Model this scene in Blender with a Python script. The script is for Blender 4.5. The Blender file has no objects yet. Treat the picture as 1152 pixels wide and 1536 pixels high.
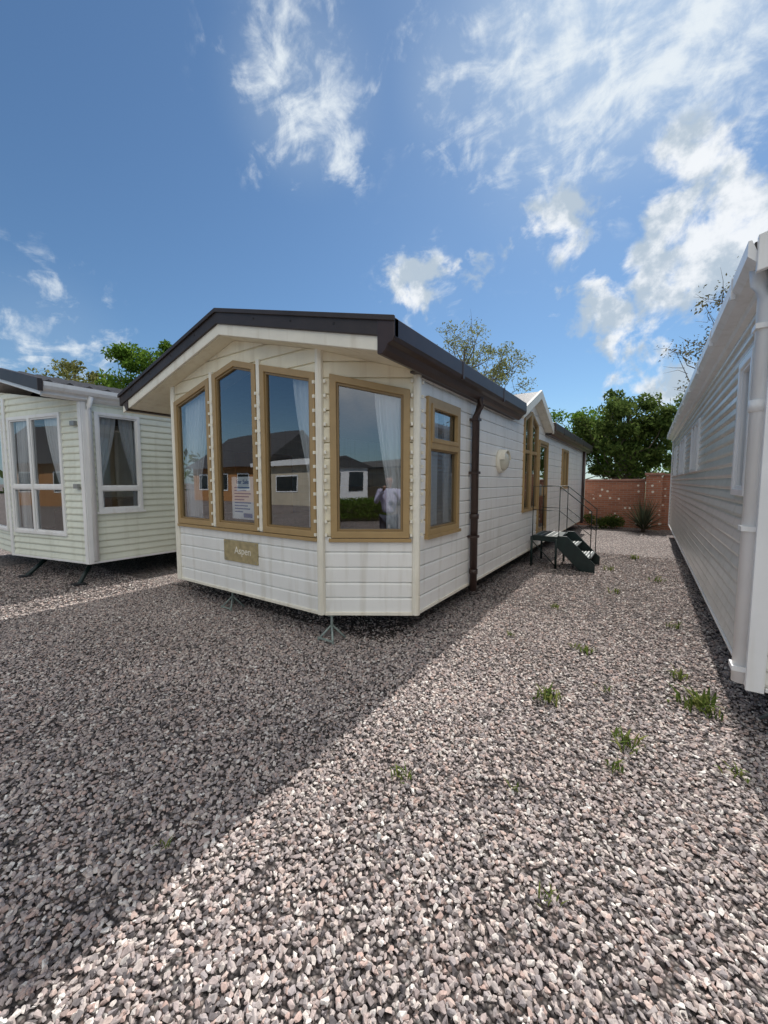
import bpy, bmesh, math, random
import numpy as np
from mathutils import Vector, Matrix
random.seed(7); rng=np.random.default_rng(7)
scene=bpy.context.scene
COL=scene.collection

# ------------------------------------------------------------------ materials
def mat(name,col,rough=.5,metal=0,noise=0,nscale=6,bump=0,bscale=40,spec=.5,dirt=None):
    m=bpy.data.materials.new(name); m.use_nodes=True
    nt=m.node_tree; b=nt.nodes['Principled BSDF']
    b.inputs['Roughness'].default_value=rough; b.inputs['Metallic'].default_value=metal
    b.inputs['Specular IOR Level'].default_value=spec
    b.inputs['Base Color'].default_value=(*col,1)
    tc=nt.nodes.new('ShaderNodeTexCoord')
    if noise>0:
        n=nt.nodes.new('ShaderNodeTexNoise'); n.inputs['Scale'].default_value=nscale; n.inputs['Detail'].default_value=4
        nt.links.new(tc.outputs['Object'],n.inputs['Vector'])
        mr=nt.nodes.new('ShaderNodeMapRange'); mr.inputs[1].default_value=.3; mr.inputs[2].default_value=.7
        mr.inputs[3].default_value=1-noise; mr.inputs[4].default_value=1+noise*.4
        nt.links.new(n.outputs['Fac'],mr.inputs[0])
        mx=nt.nodes.new('ShaderNodeMix'); mx.data_type='RGBA'; mx.blend_type='MULTIPLY'; mx.inputs[0].default_value=1
        mx.inputs[6].default_value=(*col,1); nt.links.new(mr.outputs[0],mx.inputs[7])
        last=mx.outputs[2]
        if dirt:
            mp=nt.nodes.new('ShaderNodeMapping'); mp.inputs['Scale'].default_value=(9,9,.7)
            nt.links.new(tc.outputs['Object'],mp.inputs[0])
            n2=nt.nodes.new('ShaderNodeTexNoise'); n2.inputs['Scale'].default_value=1.3; n2.inputs['Detail'].default_value=6
            nt.links.new(mp.outputs[0],n2.inputs['Vector'])
            m2=nt.nodes.new('ShaderNodeMapRange'); m2.inputs[1].default_value=.52; m2.inputs[2].default_value=.82; m2.inputs[4].default_value=.5
            nt.links.new(n2.outputs['Fac'],m2.inputs[0])
            mx2=nt.nodes.new('ShaderNodeMix'); mx2.data_type='RGBA'; nt.links.new(m2.outputs[0],mx2.inputs[0])
            nt.links.new(last,mx2.inputs[6]); mx2.inputs[7].default_value=(*dirt,1); last=mx2.outputs[2]
        nt.links.new(last,b.inputs['Base Color'])
    if bump>0:
        n=nt.nodes.new('ShaderNodeTexNoise'); n.inputs['Scale'].default_value=bscale; n.inputs['Detail'].default_value=4
        nt.links.new(tc.outputs['Object'],n.inputs['Vector'])
        bp=nt.nodes.new('ShaderNodeBump'); bp.inputs['Strength'].default_value=bump; bp.inputs['Distance'].default_value=.01
        nt.links.new(n.outputs['Fac'],bp.inputs['Height']); nt.links.new(bp.outputs[0],b.inputs['Normal'])
    return m
M={}
M['white']=mat('white_cladding',(.87,.865,.83),.38,noise=.06,nscale=2.5,bump=.07,bscale=18,dirt=(.54,.50,.40))
M['cream']=mat('cream_cladding',(.86,.80,.62),.42,noise=.08,nscale=3,bump=.08,bscale=18,dirt=(.54,.43,.26))
M['post']=mat('cream_post',(.86,.82,.70),.38,noise=.08,nscale=4,dirt=(.48,.40,.27))
M['gold']=mat('tan_upvc_frame',(.40,.27,.12),.38,noise=.10,nscale=8,bump=.05)
M['golddark']=mat('tan_bead',(.26,.17,.07),.4,noise=.1)
M['brown']=mat('dark_brown_plastic',(.050,.030,.025),.36,noise=.25,nscale=5)
M['black']=mat('dark_fascia',(.040,.030,.028),.5,noise=.3,nscale=4,bump=.08,bscale=60)
M['pvc']=mat('white_pvc',(.85,.85,.84),.3,noise=.06,nscale=4,dirt=(.60,.57,.49))
M['green']=mat('pale_green_cladding',(.79,.81,.69),.42,noise=.08,nscale=2.5,bump=.08,dirt=(.52,.52,.39))
M['offwhite']=mat('offwhite_cladding',(.74,.73,.67),.24,noise=.08,nscale=2.5,bump=.05,dirt=(.47,.45,.36))
M['roof']=mat('grey_tile_roof',(.055,.052,.052),.6,noise=.35,nscale=9,bump=.5,bscale=30)
M['steel']=mat('galvanised_steel',(.36,.37,.36),.45,.6,noise=.2)
M['jack']=mat('grey_green_painted_steel',(.30,.36,.33),.5,noise=.25,nscale=20)
M['chassis']=mat('chassis_steel',(.02,.02,.023),.7,noise=.3)
M['stepgreen']=mat('green_painted_metal',(.010,.026,.024),.45,noise=.3,nscale=12)
M['tyre']=mat('tyre_rubber',(.02,.02,.02),.8)
M['wood']=mat('interior_wood',(.28,.15,.06),.5,noise=.3,nscale=5)
M['carpet']=mat('interior_carpet',(.16,.13,.10),.9,noise=.2,nscale=30)
M['sofa']=mat('sofa_fabric',(.32,.27,.21),.9,noise=.15,nscale=20)
M['int']=mat('interior_wall',(.42,.38,.30),.8,noise=.1)
M['paper']=mat('paper',(.88,.9,.9),.6)
M['ink']=mat('blue_ink',(.06,.14,.35),.6)
M['plaque']=mat('brass_plaque',(.46,.38,.21),.4,.25,noise=.3,nscale=14)
M['lamp']=mat('lamp_glass',(.62,.60,.50),.25,noise=.08)
M['skin']=mat('skin',(.5,.3,.22),.5); M['shirt']=mat('lavender_shirt',(.55,.52,.68),.8,noise=.1)
M['trouser']=mat('trousers',(.05,.06,.09),.8); M['hair']=mat('hair',(.05,.03,.02),.6)
M['beige']=mat('beige_render',(.55,.48,.36),.8,noise=.15,nscale=1,bump=.2)
M['orange']=mat('orange_brick',(.42,.20,.07),.8,noise=.2,nscale=8)
M['darkglass']=mat('dark_window',(.02,.025,.03),.1)
M['coping']=mat('coping_stone',(.30,.15,.11),.8,noise=.2)

def curtain_mat():
    m=bpy.data.materials.new('curtain_fabric'); m.use_nodes=True; nt=m.node_tree; nt.nodes.clear()
    o=nt.nodes.new('ShaderNodeOutputMaterial'); d=nt.nodes.new('ShaderNodeBsdfDiffuse'); t=nt.nodes.new('ShaderNodeBsdfTranslucent')
    d.inputs[0].default_value=(.88,.89,.9,1); t.inputs[0].default_value=(.8,.8,.8,1)
    x=nt.nodes.new('ShaderNodeMixShader'); x.inputs[0].default_value=.12
    nt.links.new(d.outputs[0],x.inputs[1]); nt.links.new(t.outputs[0],x.inputs[2]); nt.links.new(x.outputs[0],o.inputs[0]); return m
M['curtain']=curtain_mat()
def glass_mat(name,tint=(.75,.8,.82),refl=.16):
    m=bpy.data.materials.new(name); m.use_nodes=True; nt=m.node_tree; nt.nodes.clear()
    o=nt.nodes.new('ShaderNodeOutputMaterial'); t=nt.nodes.new('ShaderNodeBsdfTransparent'); t.inputs[0].default_value=(*tint,1)
    g=nt.nodes.new('ShaderNodeBsdfGlossy'); g.inputs['Roughness'].default_value=.0; g.inputs['Color'].default_value=(.95,.97,1,1)
    f=nt.nodes.new('ShaderNodeFresnel'); f.inputs[0].default_value=1.52
    a=nt.nodes.new('ShaderNodeMath'); a.operation='MULTIPLY_ADD'; a.inputs[1].default_value=1.3; a.inputs[2].default_value=refl; a.use_clamp=True
    nt.links.new(f.outputs[0],a.inputs[0])
    tc=nt.nodes.new('ShaderNodeTexCoord'); n=nt.nodes.new('ShaderNodeTexNoise'); n.inputs['Scale'].default_value=1.1; n.inputs['Detail'].default_value=1
    nt.links.new(tc.outputs['Object'],n.inputs['Vector'])
    bp=nt.nodes.new('ShaderNodeBump'); bp.inputs['Strength'].default_value=.25; bp.inputs['Distance'].default_value=.012
    nt.links.new(n.outputs['Fac'],bp.inputs['Height']); nt.links.new(bp.outputs[0],g.inputs['Normal'])
    x=nt.nodes.new('ShaderNodeMixShader'); nt.links.new(a.outputs[0],x.inputs[0])
    nt.links.new(t.outputs[0],x.inputs[1]); nt.links.new(g.outputs[0],x.inputs[2]); nt.links.new(x.outputs[0],o.inputs[0]); return m
M['glass']=glass_mat('window_glass',(.92,.95,.96),.15)
M['glass2']=glass_mat('window_glass_clear',(.94,.96,.96),.06)

# ------------------------------------------------------------------ mesh helpers
def empty(name,loc=(0,0,0)):
    e=bpy.data.objects.new(name,None); e.location=loc; COL.objects.link(e); return e
def mesh(name,vs,fs,m,parent=None,smooth=False):
    me=bpy.data.meshes.new(name); me.from_pydata([tuple(v) for v in vs],[],fs); me.update()
    if isinstance(m,(list,tuple)):
        for k in m: me.materials.append(k)
    elif m: me.materials.append(m)
    o=bpy.data.objects.new(name,me); COL.objects.link(o)
    if parent: o.parent=parent
    if smooth:
        for p in me.polygons: p.use_smooth=True
    return o
def recalc(o):
    bm=bmesh.new(); bm.from_mesh(o.data); bmesh.ops.recalc_face_normals(bm,faces=bm.faces); bm.to_mesh(o.data); bm.free(); return o
def bevel(o,w=.006,s=2):
    b=o.modifiers.new('bev','BEVEL'); b.width=w; b.segments=s; b.limit_method='ANGLE'; return o
def box(name,a,b,m,parent=None,bev=0):
    x0,y0,z0=a; x1,y1,z1=b
    vs=[(x0,y0,z0),(x1,y0,z0),(x1,y1,z0),(x0,y1,z0),(x0,y0,z1),(x1,y0,z1),(x1,y1,z1),(x0,y1,z1)]
    fs=[(3,2,1,0),(4,5,6,7),(0,1,5,4),(1,2,6,5),(2,3,7,6),(3,0,4,7)]
    o=mesh(name,vs,fs,m,parent)
    if bev: bevel(o,bev)
    return o
def prism(name,poly,axis,c0,c1,m,parent=None,bev=0):
    n=len(poly); f=(lambda p,c:(p[0],c,p[1])) if axis=='Y' else (lambda p,c:(c,p[0],p[1]))
    vs=[f(p,c0) for p in poly]+[f(p,c1) for p in poly]
    fs=[tuple(range(n)),tuple(reversed(range(n,2*n)))]+[(i,i+n,(i+1)%n+n,(i+1)%n) for i in range(n)]
    o=recalc(mesh(name,vs,fs,m,parent))
    if bev: bevel(o,bev)
    return o
def tube(name,pts,rad,m,parent=None,seg=10):
    if not isinstance(rad,(list,tuple)): rad=[rad]*len(pts)
    vs=[];fs=[]
    for i,p in enumerate(pts):
        p=Vector(p); d=(Vector(pts[min(i+1,len(pts)-1)])-Vector(pts[max(i-1,0)])).normalized()
        a=d.cross(Vector((0,0,1))); 
        if a.length<.05: a=Vector((1,0,0))
        a.normalize(); b=d.cross(a)
        for k in range(seg):
            t=2*math.pi*k/seg; vs.append(p+(a*math.cos(t)+b*math.sin(t))*rad[i])
    for i in range(len(pts)-1):
        for k in range(seg):
            k2=(k+1)%seg; fs.append((i*seg+k,i*seg+k2,(i+1)*seg+k2,(i+1)*seg+k))
    fs.append(tuple(range(seg))); fs.append(tuple(range((len(pts)-1)*seg,len(pts)*seg)))
    o=recalc(mesh(name,vs,fs,m,parent))
    for p in o.data.polygons: p.use_smooth=len(p.vertices)==4
    return o

class Wall:
    def __init__(s,p0,p1):
        s.p0=Vector((p0[0],p0[1])); s.p1=Vector((p1[0],p1[1])); d=s.p1-s.p0; s.L=d.length; s.U=d/s.L; s.N=Vector((s.U.y,-s.U.x))
    def P(s,u,z,d=0):
        q=s.p0+s.U*u+s.N*d; return (q.x,q.y,z)
def interp(pl,u):
    if u<=pl[0][0]: return pl[0][1]
    for (a,b),(c,e) in zip(pl,pl[1:]):
        if u<=c: return b+(e-b)*(u-a)/(c-a) if c>a else e
    return pl[-1][1]
SHIP=[(0,-.020),(.030,-.020),(.085,0.0),(.90,.003),(1.0,-.002)]
CURVE=[(0,-.006),(.12,.010),(.30,.013),(.55,.006),(.8,0.0),(1.0,-.008)]
def cladding(name,w,z0,top,openings,bh,prof,mats,parent,zsplit=None):
    br={0,w.L}
    for t,_ in top: br.add(min(max(t,0),w.L))
    for o in openings:
        br.add(o['u0']); br.add(o['u1']); 
        for t,_ in o['top']: br.add(t)
    br=sorted(br); cols=[]
    for a,b in zip(br,br[1:]):
        if b-a<1e-4: continue
        slope=abs(interp(top,b)-interp(top,a))>.01 or any(o['u0']<=(a+b)/2<=o['u1'] and abs(interp(o['top'],b)-interp(o['top'],a))>.01 for o in openings)
        n=max(1,int((b-a)/.05)) if slope else 1
        for i in range(n): cols.append((a+(b-a)*i/n,a+(b-a)*(i+1)/n))
    vs=[];fs=[];mi=[]
    for a,b in cols:
        mid=(a+b)/2; regs=[]
        ops=[o for o in openings if o['u0']<mid<o['u1']]
        ops.sort(key=lambda o:o['z0'])
        lo=(z0,z0)
        for o in ops:
            regs.append((lo,(o['z0'],o['z0']))); lo=(interp(o['top'],a),interp(o['top'],b))
        regs.append((lo,(interp(top,a),interp(top,b))))
        for lo,hi in regs:
            zmax=max(hi); k=int((min(lo)-z0)/bh)
            while z0+k*bh<zmax:
                zb=z0+k*bh
                for (f0,d0),(f1,d1) in zip(prof,prof[1:]):
                    za,zc=zb+f0*bh,zb+f1*bh
                    q=[min(max(za,lo[0]),hi[0]),min(max(za,lo[1]),hi[1]),min(max(zc,lo[1]),hi[1]),min(max(zc,lo[0]),hi[0])]
                    if q[3]-q[0]<1e-5 and q[2]-q[1]<1e-5: continue
                    n=len(vs); vs+= [w.P(a,q[0],d0),w.P(b,q[1],d0),w.P(b,q[2],d1),w.P(a,q[3],d1)]
                    fs.append((n,n+1,n+2,n+3)); mi.append(1 if zsplit and zb>=zsplit else 0)
                zt=zb+bh
                if zt<min(hi) and zt>max(lo) :
                    n=len(vs); vs+=[w.P(a,zt,prof[-1][1]),w.P(b,zt,prof[-1][1]),w.P(b,zt,prof[0][1]),w.P(a,zt,prof[0][1])]
                    fs.append((n,n+1,n+2,n+3)); mi.append(1 if zsplit and zb>=zsplit else 0)
                k+=1
    o=mesh(name,vs,fs,mats,parent)
    o.data.polygons.foreach_set('material_index',mi)
    return o
def inset(poly,w):
    n=len(poly); out=[]
    for i in range(n):
        p0=Vector(poly[i-1]);p1=Vector(poly[i]);p2=Vector(poly[(i+1)%n])
        e1=(p1-p0).normalized();e2=(p2-p1).normalized()
        n1=Vector((-e1.y,e1.x));n2=Vector((-e2.y,e2.x))
        bis=(n1+n2); bis=bis/ (1+n1.dot(n2)); out.append(tuple(p1+bis*w))
    return out
def ring(name,w,outer,inner,d0,d1,m,parent,bev=.004):
    n=len(outer); vs=[w.P(*p,d1) for p in outer]+[w.P(*p,d1) for p in inner]+[w.P(*p,d0) for p in outer]+[w.P(*p,d0) for p in inner]
    fs=[]
    for i in range(n):
        j=(i+1)%n
        fs+= [(i,j,n+j,n+i),(2*n+j,2*n+i,3*n+i,3*n+j),(i,2*n+i,2*n+j,j),(n+j,3*n+j,3*n+i,n+i)]
    o=recalc(mesh(name,vs,fs,m,parent)); 
    if bev: bevel(o,bev)
    return o
def wbox(name,w,u0,u1,z0,z1,d0,d1,m,parent,bev=.003):
    vs=[w.P(u,z,d) for d in (d0,d1) for (u,z) in ((u0,z0),(u1,z0),(u1,z1),(u0,z1))]
    fs=[(3,2,1,0),(4,5,6,7),(0,1,5,4),(1,2,6,5),(2,3,7,6),(3,0,4,7)]
    o=recalc(mesh(name,vs,fs,m,parent))
    if bev: bevel(o,bev)
    return o
def window(name,w,poly,parent,fr,bead,glass,fw=.065,bw=.022,panes=None,dep=.032):
    i1=inset(poly,fw); ring(name+'_frame',w,poly,i1,-.05,dep,fr,parent,.006)
    for k,p in enumerate(panes or [i1]):
        i2=inset(p,bw); ring(f'{name}_bead_{k}',w,p,i2,-.045,dep-.016,bead,parent,.003)
        g=inset(p,bw*.6); mesh(f'{name}_glass_{k}',[w.P(*q,-.006) for q in g],[tuple(range(len(g)))],glass,parent)
def opening(poly,e=.01):
    us=[p[0] for p in poly]; z0=min(p[1] for p in poly)
    top=sorted([p for p in poly if p[1]>z0+.3])
    return dict(u0=min(us)+e,u1=max(us)-e,z0=z0+e,top=[(u,z-e) for u,z in top])
def curtain(name,w,u0,u1,z0,z1,m,parent,d=-.085,wave=.075,amp=.020,ub0=None,ub1=None,seed=0):
    r=random.Random(seed); nz=14; nu=int(abs(u1-u0)/.008)+2
    ub0=u0 if ub0 is None else ub0; ub1=u1 if ub1 is None else ub1
    ph=r.random()*6
    vs=[];fs=[]
    for j in range(nz+1):
        t=j/nz; z=z1+(z0-z1)*t; s=min(1,t*1.6)**1.5
        for i in range(nu+1):
            f=i/nu; u=(u0+(u1-u0)*f)*(1-s)+(ub0+(ub1-ub0)*f)*s
            q=(u0+(u1-u0)*f)
            vs.append(w.P(u,z,d+amp*math.sin(q*2*math.pi/wave+ph+.6*math.sin(q*23))*(.7+.3*math.sin(f*9+t*2))))
    for j in range(nz):
        for i in range(nu): fs.append((j*(nu+1)+i,j*(nu+1)+i+1,(j+1)*(nu+1)+i+1,(j+1)*(nu+1)+i))
    return mesh(name,vs,fs,m,parent,True)
def jack(name,x,y,h,parent,m=None):
    m=m or M['jack']; s=.10
    for k,(dx,dy) in enumerate(((-s,-s),(s,-s),(s,s),(-s,s))):
        tube(f'{name}_leg_{k}',[(x+dx,y+dy,.01),(x,y,h*.62)],.011,m,parent,6)
    tube(name+'_screw',[(x,y,h*.45),(x,y,h)],.014,m,parent,8)
    box(name+'_foot_brace',(x-s,y-s-.006,.03),(x+s,y-s+.006,.045),m,parent)
    box(name+'_head',(x-.045,y-.045,h),(x+.045,y+.045,h+.02),m,parent)

# ------------------------------------------------------------------ MAIN CARAVAN
van=empty('static_caravan')
CX=-3.91
A=(-2.63,2.80);B=(-5.23,2.80);C=(-1.85,3.31);D=(-6.01,3.31);E=(-1.85,15.3);F=(-6.01,15.3)
def rz(x): return 3.42-.262*abs(x-CX)
SO=.24
Z0=.30
wf=Wall(B,A); wc=Wall(A,C); ws=Wall(C,E); wl=Wall(D,B); wr=Wall(E,F); wL=Wall(F,D)
def ftop(x0,x1):
    a,b=x0-B[0],x1-B[0]
    if x0<CX<x1: return [(a,1.055),(b,1.055),(b,2.86),(CX-B[0],2.96),(a,2.86)]
    za=2.64 if x1<CX else 2.84; zb=2.84 if x1<CX else 2.64
    return [(a,1.055),(b,1.055),(b,zb),(a,za)]
W1=ftop(-5.19,-4.40);W2=ftop(-4.325,-3.535);W3=ftop(-3.46,-2.67)
top_f=[(0,rz(B[0])-SO),(CX-B[0],rz(CX)-SO),(wf.L,rz(A[0])-SO)]
cladding('front_cladding',wf,Z0,top_f,[opening(p) for p in (W1,W2,W3)],.152,SHIP,[M['white'],M['cream']],van,1.0)
for i,p in enumerate((W1,W2,W3)): window(f'front_window_{i+1}',wf,p,van,M['gold'],M['golddark'],M['glass'])
W4=[(.10,1.055),(.865,1.055),(.865,2.47),(.10,2.62)]
tc=[(0,rz(A[0])-SO),(wc.L,rz(C[0])-SO)]
cladding('corner_cladding_right',wc,Z0,tc,[opening(W4)],.152,SHIP,[M['white'],M['cream']],van,1.0)
window('corner_window_right',wc,W4,van,M['gold'],M['golddark'],M['glass'])
W5=[(wc.L-.865,1.055),(wc.L-.10,1.055),(wc.L-.10,2.62),(wc.L-.865,2.47)]
cladding('corner_cladding_left',wl,Z0,[(0,rz(D[0])-SO),(wl.L,rz(B[0])-SO)],[opening(W5)],.152,SHIP,[M['white'],M['cream']],van,1.0)
window('corner_window_left',wl,W5,van,M['gold'],M['golddark'],M['glass'])
y2u=lambda y:y-C[1]
SW=[(y2u(3.49),1.05),(y2u(4.29),1.05),(y2u(4.29),2.45),(y2u(3.49),2.45)]
GC=7.72
G1=[(y2u(7.16),1.05),(y2u(7.64),1.05),(y2u(7.64),2.90),(y2u(7.16),2.72)]
G2=[(y2u(7.66),1.05),(y2u(8.20),1.05),(y2u(8.20),2.70),(y2u(7.66),2.90)]
DR=[(y2u(8.30),.52),(y2u(9.15),.52),(y2u(9.15),2.45),(y2u(8.30),2.45)]
BW=[(y2u(10.9),1.42),(y2u(11.8),1.42),(y2u(11.8),2.45),(y2u(10.9),2.45)]
et=2.63
top_s=[(0,et),(y2u(6.55),et),(y2u(GC),3.15),(y2u(8.89),et),(ws.L,et)]
cladding('side_cladding',ws,Z0,top_s,[opening(p) for p in (SW,G1,G2,DR,BW)],.152,SHIP,[M['white']],van)
i1=inset(SW,.065); zt=1.97
window('side_window',ws,SW,van,M['gold'],M['golddark'],M['glass'],panes=[[i1[0],i1[1],(i1[1][0],zt-.03),(i1[0][0],zt-.03)],[(i1[0][0],zt+.03),(i1[1][0],zt+.03),i1[2],i1[3]]])
wbox('side_window_transom',ws,i1[0][0]-.002,i1[1][0]+.002,zt-.035,zt+.035,-.04,.036,M['gold'],van)
ip=[(i1[0][0]+.0,zt+.03),(i1[1][0],zt+.03),i1[2],i1[3]]
ring('side_window_opener',ws,ip,inset(ip,.045),.0,.045,M['gold'],van)
wbox('side_window_sill',ws,SW[0][0]-.02,SW[1][0]+.02,1.02,1.055,-.02,.05,M['gold'],van)
for k,p in enumerate((G1,G2)): window(f'gable_window_{k}',ws,p,van,M['gold'],M['golddark'],M['glass'],fw=.05)
wbox('gable_window_transom',ws,G1[0][0]+.04,G2[1][0]-.04,2.12,2.18,-.03,.02,M['gold'],van)
i2=inset(DR,.07)
window('door',ws,DR,van,M['gold'],M['golddark'],M['glass'],fw=.07,bw=.05,panes=[[i2[0],i2[1],(i2[1][0],1.35),(i2[0][0],1.35)],[(i2[0][0],1.47),(i2[1][0],1.47),i2[2],i2[3]]])
wbox('door_midrail',ws,i2[0][0]-.002,i2[1][0]+.002,1.34,1.48,-.04,.02,M['gold'],van)
wbox('door_handle',ws,i2[0][0]+.04,i2[0][0]+.07,1.33,1.53,.02,.06,M['steel'],van)
window('bedroom_window',ws,BW,van,M['gold'],M['golddark'],M['glass'],fw=.06)
wbox('bedroom_window_mullion',ws,y2u(11.33),y2u(11.38),1.46,2.41,-.04,.034,M['gold'],van)
cladding('rear_cladding',wr,Z0,[(0,rz(E[0])-SO),(wr.L/2,rz(CX)-SO),(wr.L,rz(F[0])-SO)],[],.152,SHIP,[M['white']],van)
cladding('far_side_cladding',wL,Z0,[(0,et),(wL.L,et)],[],.152,SHIP,[M['white']],van)
def post(name,x,y,z1,r=.042,m='post'):
    pts=[(x+r*math.cos(a),y+r*math.sin(a)) for a in [math.pi*2*k/8+math.pi/8 for k in range(8)]]
    vs=[(p[0],p[1],Z0-.012) for p in pts]+[(p[0],p[1],z1) for p in pts]
    o=recalc(mesh(name,vs,[tuple(range(8)),tuple(range(8,16))]+[(i,(i+1)%8,(i+1)%8+8,i+8) for i in range(8)],M[m],van)); bevel(o,.004); return o
post('corner_post_a',A[0],A[1],rz(A[0])-SO+.01); post('corner_post_b',B[0],B[1],rz(B[0])-SO+.01)
post('corner_post_c',C[0],C[1],et+.02); post('corner_post_d',D[0],D[1],et+.02)
post('corner_post_e',E[0],E[1],et+.02); post('corner_post_f',F[0],F[1],et+.02)
for k,(w,u) in enumerate(((wf,-4.3625-B[0]),(wf,-3.4975-B[0]))):
    wbox(f'mullion_trim_{k}',w,u-.026,u+.026,1.06,2.9,-.02,.026,M['post'],van)
for k,(w,u) in enumerate(((wf,-4.3625-B[0]+.030),(wf,-4.3625-B[0]-.030),(wf,-3.4975-B[0]+.030),(wf,-3.4975-B[0]-.030),(wf,wf.L-.045),(wc,.055),(wc,wc.L-.05),(ws,.06))):
    vs=[];fs=[]
    for j in range(12):
        z=1.07+j*.133
        n=len(vs)
        for dd in (0,.040): vs+=[w.P(u-.011,z,dd),w.P(u+.011,z,dd),w.P(u+.011,z+.03,dd),w.P(u-.011,z+.03,dd)]
        fs+=[(n+3,n+2,n+1,n),(n+4,n+5,n+6,n+7),(n,n+1,n+5,n+4),(n+1,n+2,n+6,n+5),(n+2,n+3,n+7,n+6),(n+3,n,n+4,n+7)]
    mesh(f'cladding_end_caps_{k}',vs,fs,M['post'],van)
wbox('front_sill',wf,.03,wf.L-.03,1.015,1.05,-.01,.035,M['gold'],van)
wbox('corner_sill',wc,.08,.885,1.015,1.05,-.01,.035,M['gold'],van)
for k,w in enumerate((wf,wc,wl,ws)): wbox(f'bottom_trim_{k}',w,.03,w.L-.03,Z0-.02,Z0+.012,-.03,.012,M['post'],van)
ER=-1.66; EL=-6.24
YF=2.61; YB=15.45
def slab(name,xa,xb,y0,y1,off,th,m):
    poly=[(xa,rz(xa)+off),(xb,rz(xb)+off),(xb,rz(xb)+off-th),(xa,rz(xa)+off-th)]
    return prism(name,poly,'Y',y0,y1,m,van)
slab('roof_right_front',CX,ER,YF+.03,6.52,0,.04,M['roof']); slab('roof_right_mid',CX,-1.87,6.52,8.92,0,.04,M['roof'])
slab('roof_right_rear',CX,ER,8.92,YB,0,.04,M['roof']); slab('roof_left',EL,CX,YF+.03,YB,0,.04,M['roof'])
prism('ridge_cap',[(CX-.12,rz(CX-.12)+.006),(CX,rz(CX)+.03),(CX+.12,rz(CX+.12)+.006),(CX,rz(CX)-.01)],'Y',YF-.01,YB,M['black'],van)
def vband(name,xs,o0,o1,y0,y1,m,bev=.006):
    poly=[(x,rz(x)+o1) for x in xs]+[(x,rz(x)+o0) for x in reversed(xs)]
    return prism(name,poly,'Y',y0,y1,m,van,bev)
vband('front_fascia',[EL-.03,CX,ER+.02],-.125,.022,YF-.03,YF+.028,M['black'])
vband('front_fascia_lip',[EL-.04,CX,ER+.025],-.01,.032,YF-.05,YF-.031,M['black'],.004)
vband('barge_board',[EL+.02,CX,ER-.12],-.235,-.118,YF-.008,YF+.02,M['post'])
vband('rear_fascia',[EL-.03,CX,ER+.02],-.2,.022,YB,YB+.04,M['black'])
vband('front_soffit',[EL+.05,CX,ER-.10],-.238,-.222,YF+.021,3.42,M['cream'],0)
for k in range(9):
    x=EL+.35+k*.52
    if abs(x-CX)>.1: box(f'fascia_fixing_{k}',(x-.008,YF-.034,rz(x)-.06),(x+.008,YF-.0295,rz(x)-.044),M['chassis'],van)
g=[(-1.80,2.60),(-1.755,2.59),(-1.72,2.62),(-1.70,2.66),(-1.655,2.675),(-1.64,2.71),(-1.64,2.845),(-1.80,2.87)]
for k,(a,b) in enumerate(((YF-.035,6.50),(8.94,YB+.02))):
    prism(f'gutter_{k}',g,'Y',a,b,M['brown'],van,.006)
for k,y in enumerate((3.9,5.3,9.9,11.5,13.2)): box(f'gutter_joint_{k}',(-1.70,y,2.672),(-1.634,y+.05,2.852),M['brown'],van,.004)
prism('gutter_left',[(2*CX-p[0]-.03,p[1]) for p in g],'Y',YF-.02,YB,M['brown'],van,.006)
box('side_soffit_a',(-1.865,3.2,2.605),(-1.79,6.5,2.625),M['brown'],van); box('side_soffit_b',(-1.865,8.9,2.605),(-1.79,15.4,2.625),M['brown'],van)
tube('downpipe',[(-1.735,4.68,2.62),(-1.735,4.68,2.52),(-1.785,4.68,2.40),(-1.785,4.68,.22)],.046,M['brown'],van,14)
tube('downpipe_joint',[(-1.785,4.68,1.14),(-1.785,4.68,1.2)],.056,M['brown'],van,14); tube('downpipe_shoe',[(-1.785,4.68,.44),(-1.785,4.68,.5)],.054,M['brown'],van,14)
for z in (.9,1.7,2.35): box(f'downpipe_clip_{z}',(-1.86,4.625,z),(-1.735,4.735,z+.03),M['brown'],van)
tube('downpipe_rear',[(-1.785,14.6,2.62),(-1.785,14.6,.22)],.046,M['brown'],van,12)
gz=lambda y:3.27-.425*abs(y-GC)
for sgn in (-1,1):
    ye=GC+sgn*1.2
    prism(f'cross_gable_roof_{sgn}',[(GC,gz(GC)),(ye,gz(ye)),(ye,gz(ye)-.035),(GC,gz(GC)-.035)],'X',-3.35,-1.70,M['roof'],van)
prism('cross_gable_verge',[(GC-1.22,gz(GC-1.22)+.02),(GC,gz(GC)+.02),(GC+1.22,gz(GC+1.22)+.02),(GC+1.22,gz(GC+1.22)-.14),(GC,gz(GC)-.14),(GC-1.22,gz(GC-1.22)-.14)],'X',-1.72,-1.68,M['post'],van,.005)
prism('cross_gable_soffit',[(GC-1.2,gz(GC-1.2)-.10),(GC,gz(GC)-.10),(GC+1.2,gz(GC+1.2)-.10),(GC+1.2,gz(GC+1.2)-.125),(GC,gz(GC)-.125),(GC-1.2,gz(GC-1.2)-.125)],'X',-1.86,-1.721,M['post'],van)
def dome(name,c,r,h,m,parent):
    vs=[];fs=[];n=20;k=7
    for i in range(k+1):
        t=math.pi/2*i/k
        for j in range(n):
            a=2*math.pi*j/n; vs.append((c[0]+h*math.sin(t),c[1]+r*math.cos(t)*math.cos(a),c[2]+r*math.cos(t)*math.sin(a)))
    for i in range(k):
        for j in range(n): fs.append((i*n+j,i*n+(j+1)%n,(i+1)*n+(j+1)%n,(i+1)*n+j))
    return mesh(name,vs,fs,m,parent,True)
tube('lamp_base',[(-1.85,5.84,1.91),(-1.795,5.84,1.91)],.175,M['post'],van,24)
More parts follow.
